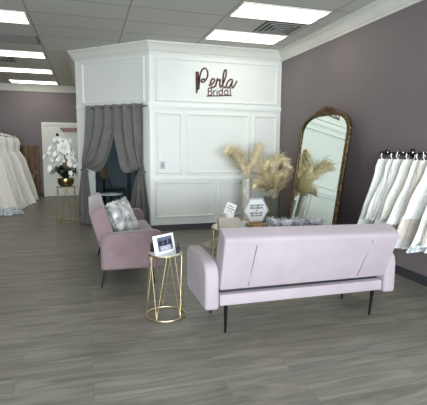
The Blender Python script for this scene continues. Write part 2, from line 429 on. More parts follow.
MB().lathe([(.035, -.001), (.035, -.008), (.01, -.012), (.01, -.04)], 20).obj('base', 'vent', sp)
MB().lathe([(.022, -.046), (.022, -.040)], 16).obj('deflector', 'vent', sp)

# ------------------------------------------------------------------ light switch
sw = thing('light_switch', 'white light switch plate on the panelled wall right of the curtain', 'switch', (1.215, PY, 1.12))
MB().box(-.042, .042, -.008, 0, -.065, .065, .003).obj('plate', 'greysign', sw)
MB().box(-.018, .018, -.014, -.008, -.034, .034, .002).obj('rocker', 'vent', sw)

# ------------------------------------------------------------------ wall lettering
def sx(px): return 1.758 + (px - 194) * .01777
def sz(px, py): return 2.331 + (93 - py) * .0168 + (px - 194) * .0012
def zp(a, b):                      # point read off an enlarged look at the sign
    px = 180 + a / 6.1; py = 60 + b / 6.1; return (sx(px), PY - .03, sz(px, py))
sign = thing('wall_sign', 'rose gold script lettering reading Perla Bridal on the white upper wall', 'sign', (0, 0, 0))
def smooth_pts(P, n=8):
    out = []
    P = [Vector(p) for p in P]
    for i in range(len(P) - 1):
        p0 = P[max(i - 1, 0)]; p1 = P[i]; p2 = P[i + 1]; p3 = P[min(i + 2, len(P) - 1)]
        for k in range(n):
            u = k / n
            out.append(.5 * ((2 * p1) + (-p0 + p2) * u + (2 * p0 - 5 * p1 + 4 * p2 - p3) * u * u + (-p0 + 3 * p1 - 3 * p2 + p3) * u ** 3))
    out.append(P[-1]); return out
def stroke(pts, r, name):
    P = smooth_pts([zp(*p) for p in pts]); n = len(P)
    rr = [r(i / (n - 1)) if callable(r) else r for i in range(n)]
    b = MB(); b.tube(P, rr, 8)
    for v in b.bm.verts: v.co.y = PY - .012 + (v.co.y - (PY - .03)) * .5 
    b.obj(name, 'rosegold', sign)
stroke([(103, 76), (104, 110), (102, 150), (101, 204)], lambda t: .028 if t < .35 else .030 * (1 - (t - .35) * .9), 'brush_stem')
stroke([(112, 182), (116, 140), (120, 100), (132, 66), (150, 56), (164, 72), (166, 100), (156, 124), (140, 138), (128, 134), (134, 122), (150, 120)], .0135, 'letter_p')
stroke([(172, 158), (190, 152), (206, 136), (206, 122), (194, 120), (184, 140), (186, 162), (198, 172), (214, 160)], .0135, 'letter_e')
stroke([(214, 166), (220, 140), (226, 118), (230, 130), (242, 124), (240, 148), (242, 168), (250, 166)], .0135, 'letter_r')
stroke([(250, 168), (264, 140), (278, 100), (278, 70), (268, 72), (261, 104), (258, 150), (264, 174), (276, 168)], .0135, 'letter_l')
stroke([(322, 132), (308, 124), (290, 138), (280, 164), (290, 176), (306, 160), (318, 134), (314, 158), (318, 176), (332, 162), (346, 134)], .0135, 'letter_a')
def bar(a, b, name, r=.0085):
    stroke([a, ((a[0] + b[0]) / 2, (a[1] + b[1]) / 2), b], r, name)
def multi(strokes, name, r=.0085):
    b = MB()
    for pts in strokes:
        P = smooth_pts([zp(*p) for p in pts], 6); b.tube(P, r, 8)
    for v in b.bm.verts: v.co.y = PY - .012 + (v.co.y - (PY - .03)) * .5
    b.obj(name, 'rosegold', sign)
multi([[(170, 174), (170, 195), (170, 217)], [(170, 174), (184, 175), (190, 184), (184, 193), (170, 194)], [(184, 193), (193, 203), (186, 216), (170, 217)]], 'letter_b')
multi([[(202, 190), (202, 217)], [(202, 200), (207, 192), (216, 190)]], 'letter_r')
multi([[(224, 190), (224, 217)], [(224, 179), (224, 182)]], 'letter_i')
multi([[(256, 174), (256, 217)], [(256, 196), (248, 190), (238, 194), (235, 204), (240, 215), (250, 217), (256, 211)]], 'letter_d')
multi([[(290, 190), (290, 217)], [(290, 196), (282, 190), (272, 194), (268, 204), (273, 215), (283, 217), (290, 211)]], 'letter_a')
multi([[(305, 172), (306, 217)]], 'letter_l')
multi([[(160, 222), (235, 222), (314, 222)]], 'underline', .0095)

# ------------------------------------------------------------------ sofas
def fur(mb, pts, L=.03, w=.006, droop=.3, rr=rnd):
    for p, n in pts:
        p = Vector(p); n = Vector(n).normalized()
        d = (n + Vector((rr.uniform(-.7, .7), rr.uniform(-.7, .7), rr.uniform(-.7, .7) - droop))).normalized()
        if d.dot(n) < .15: d = (d + n * .5).normalized()
        s = d.cross(Vector((rr.uniform(-1, 1), rr.uniform(-1, 1), rr.uniform(-1, 1)))).normalized() * w
        l = L * rr.uniform(.6, 1.2); m = p + d * l * .55; tip = m + (d + Vector((0, 0, -droop))).normalized() * l * .5
        mb.tri(p - s, p + s, m + s * .8); mb.tri(p - s, m + s * .8, tip)

def make_sofa(m, label, loc, rz, seams=True, leg=(-.005, .02), twist=1):
    t = thing('sofa', label, 'sofa', loc, rz, None)
    f = MB(); f.box(-.715, .715, .02, .57, .235, .325, .012); f.obj('seat_frame', m, t)
    c = MB(); c.box(-.712, .712, .17, .64, .327, .45, .04, 4); c.obj('seat_cushion', m, t)
    h = MB(); h.box(-.70, .70, .07, .165, .3255, .372, .004); h.obj('gap_shade_bar', 'blackpl', t, label='black bar standing in for the shaded gap under the back')  # black bar added as the dark shade in the gap below the backrest
    prof = [(.01, .362), (-.105, .762), (-.085, .785), (.02, .836), (.045, .825), (.17, .44), (.14, .372)]
    b = MB(); b.prism(prof, lambda y, z, x: (x, y, z), -.72, .72, .014, 3)
    def tw(v):
        k = (v[0] + .72) / 1.44 * max(0, min(1, (v[2] - .36) / .4))
        return Vector((v[0], v[1] - .05 * k * twist, v[2] - .02 * k * twist))
    for v in b.bm.verts: v.co = tw(v.co)
    bk = b.obj('backrest', m, t, angle=50)
    if seams:
        for a, c2 in (((-.475, .72), (-.50, .385)), ((.482, .73), (.45, .385))):
            q = MB()
            def yb(z): return .01 - .115 * (z - .362) / .4
            P = [tw(Vector((a[0] + (c2[0] - a[0]) * i / 8, yb(a[1] + (c2[1] - a[1]) * i / 8) - .0035, a[1] + (c2[1] - a[1]) * i / 8))) for i in range(9)]
            q.tube(P, .003, 6); q.obj('seam', 'seam', bk, label='dark seam line on the back')
    for s in (-1, 1):
        pr = [(0, .215), (0, .47), (.012, .52), (.045, .56), (.10, .578), (.30, .588), (.53, .594), (.585, .578), (.612, .53), (.60, .215)]
        x0, x1 = (.723, .835) if s > 0 else (-.835, -.723)
        a = MB(); a.prism(pr, lambda y, z, x: (x, y, z), x0, x1, .026, 3); a.obj('armrest', m, t, angle=60)
    for sx_ in (-1, 1):
        for sy in (.06, .50):
            l = MB(); l.tube([(sx_ * .655, sy, .236), (sx_ * (.655 + leg[0]), sy + (leg[1] if sy < .2 else -leg[1] * .6), .0)], [.016, .0085], 12); l.obj('leg', 'black', t)
    return t
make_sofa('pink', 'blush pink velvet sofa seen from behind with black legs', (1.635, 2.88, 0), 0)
make_sofa('rose', 'dusky mauve velvet sofa facing right with a grey furry pillow', (.105, 4.975, 0), -PI / 2, True, (.03, -.06), 0)

def pillow(name, label, loc, rot, w, h, d, n=7000, hl=.024, group=None, mname='fur'):
    t = thing(name, label, 'pillow', loc, 0, group); t.rotation_euler = rot
    b = MB(); R = 20; V = []
    def sp_(u, v):
        # pillow surface, u,v in [-1,1], front/back sign handled outside
        e = max(0, (1 - abs(u) ** 2.6) * (1 - abs(v) ** 2.6)) ** .5
        k = 1 - .06 * (1 - abs(u)) * 0
        return e
    for s in (-1, 1):
        rows = []
        for i in range(R + 1):
            v = -1 + 2 * i / R; row = []
            for j in range(R + 1):
                u = -1 + 2 * j / R; pin = 1 - .05 * (1 - max(abs(u), abs(v))) 
                cu = 1 - .07 * (1 - v * v); cv = 1 - .07 * (1 - u * u)
                row.append((u * w / 2 * cv ** 0 * (1 - .06 * (1 - v * v) * abs(u) ** 3), s * sp_(u, v) * d / 2, v * h / 2 * (1 - .06 * (1 - u * u) * abs(v) ** 3)))
            rows.append(row)
        b.grid(rows)
    bmesh.ops.remove_doubles(b.bm, verts=b.bm.verts[:], dist=1e-5)
    b.obj('cover', mname, t)
    q = MB(); pts = []
    for _ in range(n):
        u = rnd.uniform(-1, 1); v = rnd.uniform(-1, 1); s = rnd.choice((-1, 1)); e = sp_(u, v)
        p = (u * w / 2 * (1 - .06 * (1 - v * v) * abs(u) ** 3), s * e * d / 2, v * h / 2 * (1 - .06 * (1 - u * u) * abs(v) ** 3))
        pts.append((p, (u ** 3 * .8, s * (.25 + e), v ** 3 * .8)))
    fur(q, pts, hl, .0032, .45); q.obj('fur', mname, t)
    return t
pillow('fur_pillow', 'shaggy light grey square pillow leaning on the mauve sofa', (.35, 4.60, .66), (math.radians(22), math.radians(4), math.radians(-122)), .38, .40, .14)
pillow('fur_pillow', 'shaggy silver grey pillow showing above the pink sofa back', (1.63, 3.155, .655), (math.radians(12), math.radians(2), math.radians(-2)), .50, .38, .16, mname='furdark')

# ------------------------------------------------------------------ gold drum tables
def drum_table(name, label, cx, cy, zt, Rt, Rb, mtop, cat, nrod=10, r=.006, tw=.55, rot=0):
    t = thing(name, label, cat, (cx, cy, 0))
    MB().ring((0, 0, zt - .008), Rt, .0068).obj('top_ring', 'gold', t)
    MB().ring((0, 0, .0088), Rb, .0070).obj('base_ring', 'gold', t)
    MB().lathe([(Rt - .009, zt - .008), (Rt - .009, zt), ], 48).obj('tabletop', mtop, t, smooth=False)
    n = nrod // 2
    for k in range(n):
        a = rot + 2 * PI * k / n
        for s in (-1, 1):
            a0 = a; a1 = a + s * tw
            MB().tube([(Rb * math.cos(a0), Rb * math.sin(a0), .012), (Rt * math.cos(a1), Rt * math.sin(a1), zt - .012)], r, 8).obj('rod', 'gold', t)
    return t
drum_table('side_table', 'gold wire drum side table standing in front of the mauve sofa', .605, 3.425, .545, .14, .165, 'glasstop', 'side table', 10, .0042, .55, .3)
drum_table('plant_stand', 'tall gold wire stand under the white orchids', -.40, 8.47, .675, .175, .19, 'glasstop', 'plant stand', 12, .0038, .5, .1)

# table top sign with photos
ts = thing('tabletop_sign', 'small white framed card with dark photo print on the gold side table', 'sign', (.607, 3.435, .546), math.radians(36))
tilt = Matrix.Rotation(math.radians(-12), 4, 'X')
def tb(x0, x1, y0, y1, z0, z1, name, m, bev=0, par=ts):
    b = MB(); b.box(x0, x1, y0, y1, z0, z1, bev, mtx=tilt); return b.obj(name, m, par, bool(bev))
tb(-.118, .118, -.006, .006, .002, .148, 'panel', 'paper', .002)
tb(-.082, .090, -.008, -.006, .012, .128, 'print', 'slate')
for x0 in (-.070, -.014, .042): tb(x0, x0 + .042, -.0095, -.008, .058, .100, 'photo', 'inkblue')
for k in range(3): tb(-.055, .062, -.0092, -.008, .046 - k * .012, .050 - k * .012, 'text_line', 'paper')
b = MB(); b.box(-.08, .08, -.03, .055, 0.0005, .006, .002); b.obj('foot', 'paper', ts)
ch = thing('card_holder', 'little black card holder behind the framed card on the side table', 'card holder', (.515, 3.475, .546), .3)
MB().box(-.028, .028, -.02, .02, .0005, .012, .002).obj('base', 'blackpl', ch)
MB().box(-.026, .026, .004, .014, .012, .075, .002).obj('back_plate', 'blackpl', ch)
MB().box(-.026, .026, -.018, -.014, .012, .03, .001).obj('front_lip', 'blackpl', ch)
cl = thing('pen_cup', 'little black pen cup beside the framed card on the side table', 'cup', (.70, 3.372, .546))
MB().lathe([(.016, .0005), (.018, .05), (.015, .05), (.013, .006)], 20).obj('cup', 'blackpl', cl)
for dx, dy, h in ((.004, .002, .085), (-.004, .004, .078), (.001, -.005, .09)):
    MB().tube([(dx, dy, .008), (dx * 2, dy * 2, h)], .0025, 6).obj('pen', 'blackpl', cl)

# ------------------------------------------------------------------ orchid
orc = thing('potted_orchid', 'white orchids with dark leaves in a gold pot on the tall wire stand', 'plant', (-.40, 8.47, .676))
pot = MB().lathe([(.10, .001), (.135, .03), (.155, .09), (.150, .145), (.14, .145), (.145, .09), (.12, .10)], 40); pot.obj('pot', 'goldpot', orc)
MB().lathe([(.135, .125), (.0001, .135)], 24).obj('soil', 'stem', orc)
for k in range(16):
    a = 2 * PI * k / 16 + rnd.uniform(-.2, .2); L_ = rnd.uniform(.20, .27) * (.8 if math.cos(a) > .5 else 1); up = rnd.uniform(.10, .20); w = rnd.uniform(.065, .09)
    rows = []
    for i in range(9):
        u = i / 8; r_ = .03 + L_ * u; z = .13 + up * math.sin(PI * min(1, u * .75)) * 1.4 - .05 * u * u
        ww = w * math.sin(PI * (u * .86 + .12)) + .002
        rows.append([(r_ * math.cos(a) - s * ww * math.sin(a), r_ * math.sin(a) + s * ww * math.cos(a), z + abs(s) * .012) for s in (-1, -.5, 0, .5, 1)])
    MB().grid(rows).obj('leaf', 'leaf', orc)
def blossom_mesh():
    b = MB()
    for k in range(5):
        a = 2 * PI * k / 5; rows = []
        for i in range(4):
            u = i / 3; w = .018 * math.sin(PI * (u * .8 + .15)); rr_ = .034 * u
            rows.append([(rr_ * math.cos(a) - s * w * math.sin(a), -.006 * math.sin(u * 3), rr_ * math.sin(a) + s * w * math.cos(a)) for s in (-1, 0, 1)])
        b.grid(rows)
    b.ball((0, -.008, 0), .007, 1)
    return b
proto = None
stems = []
for k in range(9):
    a = 2 * PI * k / 9 + .3; R_ = rnd.uniform(.16, .34) * (.5 if math.cos(a) > .4 and math.sin(a) > -.6 else 1); H_ = rnd.uniform(.52, .80)
    P = []
    for i in range(15):
        u = i / 14
        rad = .03 + R_ * (u ** 2.2); z = .13 + H_ * math.sin(PI * .5 * min(1, u * 1.35)) - (max(0, u - .55) ** 1.3) * 1.05
        P.append((rad * math.cos(a), rad * math.sin(a), z))
    MB().tube(P, .005, 6).obj('stem', 'stem', orc); stems.append(P)
cnt = 0
for P in stems:
    for i in range(5, 15):
        for q in range(1):
            if cnt >= 96: break
            p = Vector(P[i]) + Vector((rnd.uniform(-.05, .03), rnd.uniform(-.05, .05), rnd.uniform(-.05, .05)))
            if proto is None: o = blossom_mesh().obj('blossom', 'petal', orc); proto = o
            else: o = proto.copy(); COL.objects.link(o); o.parent = orc
            o.location = p; o.rotation_euler = (rnd.uniform(-.5, .5), rnd.uniform(-.4, .4), rnd.uniform(-.9, .9)); sc = rnd.uniform(1.1, 1.6); o.scale = (sc,) * 3
            cnt += 1
for k in range(2):
    MB().tube([(-.01 + .05 * k, 0, .13), (.01 + .05 * k, .01, .52 - .12 * k)], .012, 8).obj('support_stake', 'stem', orc)

# ------------------------------------------------------------------ curtains
def curtain(side, label):
    t = thing('curtain', label, 'curtain', (0, 0, 0), 0, None)
    mid = .66
    ztop = 2.135; zt = 1.0
    NU, NV = 96, 70
    rows = []
    # wall coordinate u grows to the left as seen from the room
    if side == 'L': u_out, u_in, u_tie, u_bot = 1.30, mid - .03, 1.46, 1.46
    else: u_out, u_in, u_tie, u_bot = .045, mid + .02, .09, .04
    for j in range(NV + 1):
        v = j / NV; row = []
        z0 = ztop + (0.015 - ztop) * v
        for i in range(NU + 1):
            s = i / NU                       # 0 outer edge, 1 inner edge
            flat = u_out + (u_in - u_out) * s
            # gathered curve: each thread goes from the rod down to the tie, swagging more towards the inner edge
            sg = -1 if side == 'L' else 1
            if v < .5:
                q = v / .5
                tt = max(0, min(1, (q - .26) / .74)); e1 = .5 * tt + .5 * tt ** 5
                e0 = q ** 1.4
                e = e0 * (1 - s) ** 1.2 + e1 * (1 - (1 - s) ** 1.2)
                u = flat + (u_tie + sg * .05 * s - flat) * e
                g0 = q; g1 = math.sin(PI / 2 * min(1, q / .86)) ** 1.15
                gg = g0 * (1 - s) + g1 * s
                z = ztop + ((ztop + .015) / 2 - ztop) * gg - .09 * s * math.sin(PI * tt ** 3)
                amp = .055 * (1 - q * .55); off = .085 + amp * math.sin(2 * PI * (3.1 * s + .2)) + .05 * s * math.sin(PI * q ** 2)
                off += .022 * math.sin(2 * PI * (7 * s + q * 1.5)) * q ** 2
            else:
                q = (v - .5) / .5
                wd = .05 + (.30 if side == 'L' else .42) * min(1, q * 1.25) ** .8
                u = u_tie + (u_bot - u_tie) * q + sg * wd * s - sg * .11 * min(1, q * 1.5)
                z = z0
                amp = .02 + .034 * min(1, q * 1.5); off = .085 + amp * math.sin(2 * PI * (3.1 * s + .2 + .15 * q)) + .022 * math.sin(2 * PI * (7 * s + 1.5)) * (1 - q)
            row.append(Pa(u, max(off, .012), z))
        rows.append(row)
    b = MB().grid(rows); c = b.obj('panel', 'curtain', t, angle=80)
    sg = -1 if side == 'L' else 1
    # tie band
    P = []
    for k in range(24):
        a = 2 * PI * k / 24
        P.append(Pa(u_tie + sg * .03 + .06 * math.cos(a), .078 + .055 * math.sin(a), zt - .015 - sg * .0 + .02 * math.cos(a) * -sg))
    MB().tube(P, .017, 8, closed=True).obj('tieback', 'curtain', t)
    for k in range(6):
        uu = u_out + (u_in - u_out) * (k + .5) / 6
        q = MB().tube([Pa(uu + .02 * math.cos(2 * PI * i / 16), .07, 2.09 + .02 * math.sin(2 * PI * i / 16)) for i in range(16)], .004, 6, closed=True)
        q.obj('grommet', 'chrome', t)
    return t
curtain('L', 'grey curtain tied back on the left side of the dark doorway')
curtain('R', 'grey curtain tied back on the right side of the dark doorway')
cr = thing('curtain_rod', 'slim silver rod across the top of the curtained doorway', 'curtain rod')
MB().tube([Pa(.02, .075, 2.09), Pa(1.34, .075, 2.09)], .011, 12).obj('rod', 'chrome', cr)
for u in (.03, 1.33): MB().tube([Pa(u, 0.0, 2.09), Pa(u, .075, 2.09)], .009, 10).obj('bracket', 'chrome', cr)

# ------------------------------------------------------------------ inside the fitting room
ta = thing('vanity_table', 'dark table with black legs inside the curtained room', 'table', (.14, 9.85, 0))
MB().box(-.18, .24, -.22, .22, .69, .725, .006).obj('tabletop', 'blackpl', ta)
for x in (-.15, .21):
    for y in (-.19, .19): MB().tube([(x, y, .69), (x, y, 0)], .016, 8).obj('leg', 'black', ta)
ca = thing('tan_chair', 'tan leather chair half hidden in the dark curtained room', 'chair', (.60, 9.85, 0), math.radians(60))
MB().box(-.17, .17, -.17, .17, .43, .47, .02, 3).obj('seat', 'blackpl', ca)
bb = MB(); bb.prism([(-.12, .66), (.12, .66), (.14, 1.0), (.09, 1.08), (-.09, 1.08), (-.14, 1.0)], lambda u, v, h: (u, .19 + h + (v - .5) * .25, v), 0, .035, .01); bb.obj('backrest', 'tan', ca)
for x in (-1, 1):
    MB().tube([(x * .17, .18, .48), (x * .12, .23, .70)], .012, 8).obj('back_post', 'black', ca)
    for y in (-1, 1): MB().tube([(x * .16, y * .16, .43), (x * .19, y * .19, 0)], .012, 8).obj('leg', 'black', ca)

rt = thing('bright_patch_table', 'low round pale table standing in for the bright patch behind the curtains', 'table', (.46, 9.15, 0))  # pale disc table added to give the bright light patch in the dim room
MB().lathe([(.23, .42), (.24, .425), (.24, .44), (.23, .445)], 40).obj('tabletop', 'glasstop', rt)
MB().lathe([(.15, .001), (.15, .015), (.02, .03), (.02, .42)], 24).obj('pedestal', 'black', rt)

# ------------------------------------------------------------------ floor mirror
TH = math.radians(7.3)
mir = thing('floor_mirror', 'tall arched mirror with antique gold frame leaning on the mauve wall', 'mirror', (3.018, 5.385, .0))
mir.rotation_euler = (0, 0, 0)
tl = Matrix.Rotation(TH, 4, 'Y')
HW = .645; SH = 1.64; AR = .29                # half width, shoulder height, arch rise
def outline(hw, sh, ar, z0, n=28, rc=.26):
    P = [(-hw, z0)]
    for i in range(n + 1):
        a = PI - PI * i / n
        c = math.cos(a); s_ = math.sin(a)
        e = .62
        P.append((hw * math.copysign(abs(c) ** e, c), sh + ar * abs(s_) ** .95))
    P.append((hw, z0)); return P
ol = outline(HW - .03, SH, AR - .02, .035)
g = MB(); vs = [g.bm.verts.new(tl @ Vector((-.012, u, z))) for u, z in ol]; g.bm.faces.new(vs)
g.obj('mirror_glass', 'mirror', mir, False)
g = MB(); vs = [g.bm.verts.new(tl @ Vector((.004, u, z))) for u, z in ol]; g.bm.faces.new(vs); g.obj('backing_board', 'darkwood', mir, False)
po = outline(HW - .015, SH, AR - .005, .03)
path = [tl @ Vector((-.006, u, z)) for u, z in po]
fp = []
for a, b_ in zip(path, path[1:]):
    n = max(1, int((b_ - a).length / .009))
    for k in range(n): fp.append(a + (b_ - a) * (k / n))
fp.append(path[-1])
fr = MB(); fr.tube(fp, [.022 + .007 * abs(math.sin(i * .52)) for i in range(len(fp))], 10); fr.tube([path[0], path[-1]], .028, 10)
fr2 = [tl @ Vector((-.024, u, z)) for u, z in outline(HW - .04, SH, AR - .03, .05)]
fr.tube(fr2, .010, 8)
fr.obj('frame', 'antique', mir)
cs = MB()
def cp(u, z): return tl @ Vector((-.02, u, z))
top = SH + AR - .005
for s in (-1, 1):
    for (R0, cx0, cz0, tn) in ((.05, .07, top + .04, 1.7), (.045, .16, top + .025, 1.6), (.035, .245, top + .002, 1.5)):
        P = []
        for i in range(26):
            a = tn * PI * i / 25 * 1.3; r0 = R0 * (1 - .8 * i / 25)
            P.append(cp(s * (cx0 + r0 * math.cos(a + PI)), cz0 + r0 * math.sin(a + .3)))
        cs.tube(P, [.015 * (1 - .4 * i / 25) for i in range(26)], 8)
    for k in range(7): cs.ball(cp(s * (.03 + .045 * k), top + .03 - .0016 * k * k), .022 - .001 * k, 1)
    for k in range(3): cs.tube([cp(s * (.02 + .05 * k), top + .02), cp(s * (.05 + .055 * k), top + .09 - .02 * k), cp(s * (.085 + .06 * k), top + .085 - .025 * k)], [.014, .012, .005], 8)
cs.ball(cp(0, top + .055), .035, 2, (.5, 1, 1.2)); cs.ball(cp(0, top + .085), .018, 2)
for k in (-1, 1): cs.ball(cp(k * .03, top + .08), .02, 1)
cs.obj('crest', 'antique', mir, label='carved scroll crest on top of the arch')

# ------------------------------------------------------------------ coffee table group
TC = (1.92, 5.03); TZ = .415; TR = .415
ct = thing('coffee_table', 'round gold rimmed coffee table mostly hidden behind the pink sofa', 'coffee table', (TC[0], TC[1], 0))
MB().ring((0, 0, TZ - .012), TR, .014).obj('top_ring', 'gold', ct)
MB().lathe([(TR - .013, TZ - .012), (TR - .013, TZ)], 56).obj('tabletop', 'glasstop', ct, smooth=False)
for k in range(4):
    a = PI * .8 + PI / 2 * k + .06
    MB().tube([(TR * math.cos(a), TR * math.sin(a), TZ - .012), (TR * math.cos(a), TR * math.sin(a), 0)], .011, 10).obj('leg', 'gold', ct)
MB().ring((0, 0, .03), TR, .010).obj('base_ring', 'gold', ct)

tx = thing('tissue_box', 'cream tissue box on the coffee table behind the pink sofa', 'tissue box', (1.665, 4.93, TZ + .001), math.radians(-8))
MB().box(-.13, .13, -.065, .065, 0, .135, .006).obj('box', 'tissuebox', tx)
rows = []
for i in range(7):
    v = i / 6; row = []
    for j in range(13):
        u = -1 + 2 * j / 12; row.append((u * (.035 + .03 * v) + .02, .012 * math.sin(u * 5 + v * 2), .132 + .06 * v * (1 - .35 * abs(u)) + .006 * math.sin(u * 7)))
    rows.append(row)
MB().grid(rows).obj('tissue', 'paper', tx)
cdt = thing('place_card', 'tilted white card with black lettering standing behind the tissue box', 'card', (1.715, 5.07, TZ + .001), math.radians(-14))
MB().box(-.05, .05, -.02, .05, 0, .025, .004).obj('holder', 'paper', cdt)
mt = Matrix.Translation((0.02, .012, .225)) @ Matrix.Rotation(math.radians(22), 4, 'Y') @ Matrix.Rotation(math.radians(-8), 4, 'X')
b = MB(); b.box(-.065, .065, -.003, .003, -.075, .075, mtx=mt); b.obj('card', 'paper', cdt, False)
b = MB(); b.box(-.012, .012, -.002, .002, -.16, -.07, mtx=mt); b.box(-.012, .012, .003, .02, -.13, -.06); 
b.bm.free(); b = MB(); b.tube([(0.02, .014, .02), (.005, .018, .15)], .008, 8); b.obj('stem', 'paper', cdt)
b = MB()
for r, (w0, n) in enumerate(((.07, 6), (.085, 7), (.05, 4))):
    for k in range(n):
        x = -w0 / 2 + w0 * k / (n - 1); b.box(x - .0042, x + .0042, -.0045, -.003, .036 - r * .032 - rnd.uniform(.004, .009), .036 - r * .032 + rnd.uniform(.004, .009), mtx=mt)
b.obj('lettering', 'ink', cdt, False)

ws = thing('wood_slice', 'round slice of light wood under the hexagon sign', 'wood slice', (2.07, 5.03, TZ + .001))
MB().lathe([(.125, 0), (.135, .01), (.135, .032), (.128, .036)], 40).obj('slice', 'wood', ws)
hx = thing('hexagon_sign', 'white hexagon sign with black wording standing on the wood slice', 'sign', (2.075, 5.03, TZ + .038), math.radians(4))
HR = .182; hz = HR * .866 + .008
b = MB(); hp = [(HR * math.cos(PI / 3 * k), hz + HR * math.sin(PI / 3 * k)) for k in range(6)]
b.prism(hp, lambda u, v, h: (u, h, v), -.006, .008, .002); b.obj('rim', 'greysign', hx)
b = MB(); hp = [(HR * .87 * math.cos(PI / 3 * k), hz + HR * .87 * math.sin(PI / 3 * k)) for k in range(6)]
b.prism(hp, lambda u, v, h: (u, h, v), -.009, -.0062); b.obj('face', 'paper', hx, False)
MB().box(-.09, .09, -.02, .025, .0005, .014, .003).obj('stand', 'wood', hx)
def text_obj(s, size, x, z, name, par):
    cu = bpy.data.curves.new('t', 'FONT'); cu.body = s; cu.size = size; cu.align_x = 'CENTER'; cu.extrude = .0008; cu.offset = .0008
    o = bpy.data.objects.new('t', cu); COL.objects.link(o)
    me = bpy.data.meshes.new_from_object(o.evaluated_get(bpy.context.evaluated_depsgraph_get())); bpy.data.objects.remove(o); bpy.data.curves.remove(cu)
    me.transform(Matrix.Translation((x, -.0105, z)) @ Matrix.Rotation(PI / 2, 4, 'X')); me.materials.clear(); me.materials.append(M['ink'])
    q = bpy.data.objects.new(name, me); COL.objects.link(q); q.parent = par; return q
text_obj('WELCOME TO', .030, 0, hz + .055, 'wording', hx); text_obj('PERLA BRIDAL', .030, 0, hz + .023, 'wording', hx)
b = MB(); hpz = hz - .002
b.prism([(0, -.010), (.011, .003), (.006, .009), (0, .005), (-.006, .009), (-.011, .003)], lambda u, v, h: (u, h, hpz + v), -.0115, -.0095); b.obj('heart', 'ink', hx, False)
b = MB()
for r, (w0, n) in enumerate(((.165, 13), (.15, 12))):
    for k in range(n):
        if k in (4, 8): continue
        x = -w0 / 2 + w0 * k / (n - 1); z = hz - .034 - r * .032
        b.box(x - .0045, x + .0045, -.0112, -.0092, z - .010, z + .010 * rnd.choice((.5, 1, 1)))
b.obj('faint_wording', 'ink', hx, False)
gl = thing('leaf_sprig', 'small sprig of muted green leaves beside the hexagon sign', 'sprig', (1.93, 4.86, TZ + .002))
for k in range(14):
    a = rnd.uniform(0, 2 * PI); L_ = rnd.uniform(.05, .09); rows = []
    for i in range(5):
        u = i / 4; w = .013 * math.sin(PI * (u * .9 + .05))
        rows.append([((.005 + L_ * u) * math.cos(a) - s * w * math.sin(a), (.005 + L_ * u) * math.sin(a) * .6 + s * w * math.cos(a), .006 + .04 * math.sin(u * 2.4) * rnd.uniform(.8, 1.0)) for s in (-1, 0, 1)])
    MB().grid(rows).obj('leaf', 'green', gl)

# fur rug
rg = thing('fur_rug', 'cream shaggy rug on the floor around the coffee table', 'rug', (2.30, 5.72, 0))
b = MB()
def rugR(a): return (.70 + .05 * math.sin(3 * a + 1) + .03 * math.sin(7 * a), .50 + .04 * math.sin(4 * a))
vs = [b.bm.verts.new((rugR(2 * PI * k / 60)[0] * math.cos(2 * PI * k / 60), rugR(2 * PI * k / 60)[1] * math.sin(2 * PI * k / 60), .008)) for k in range(60)]
v2 = [b.bm.verts.new((v.co.x * 1.01, v.co.y * 1.01, .001)) for v in vs]
b.bm.faces.new(vs)
for k in range(60): b.bm.faces.new([vs[k], vs[(k + 1) % 60], v2[(k + 1) % 60], v2[k]])
b.obj('backing', 'rug', rg)
q = MB(); pts = []
for _ in range(7000):
    a = rnd.uniform(0, 2 * PI); r_ = rnd.random() ** .5; rx, ry = rugR(a)
    pts.append(((rx * r_ * math.cos(a), ry * r_ * math.sin(a), .008), (math.cos(a) * r_ ** 4 * .8, math.sin(a) * r_ ** 4 * .8, 1)))
fur(q, pts, .045, .007, .25); q.obj('pile', 'rug', rg)

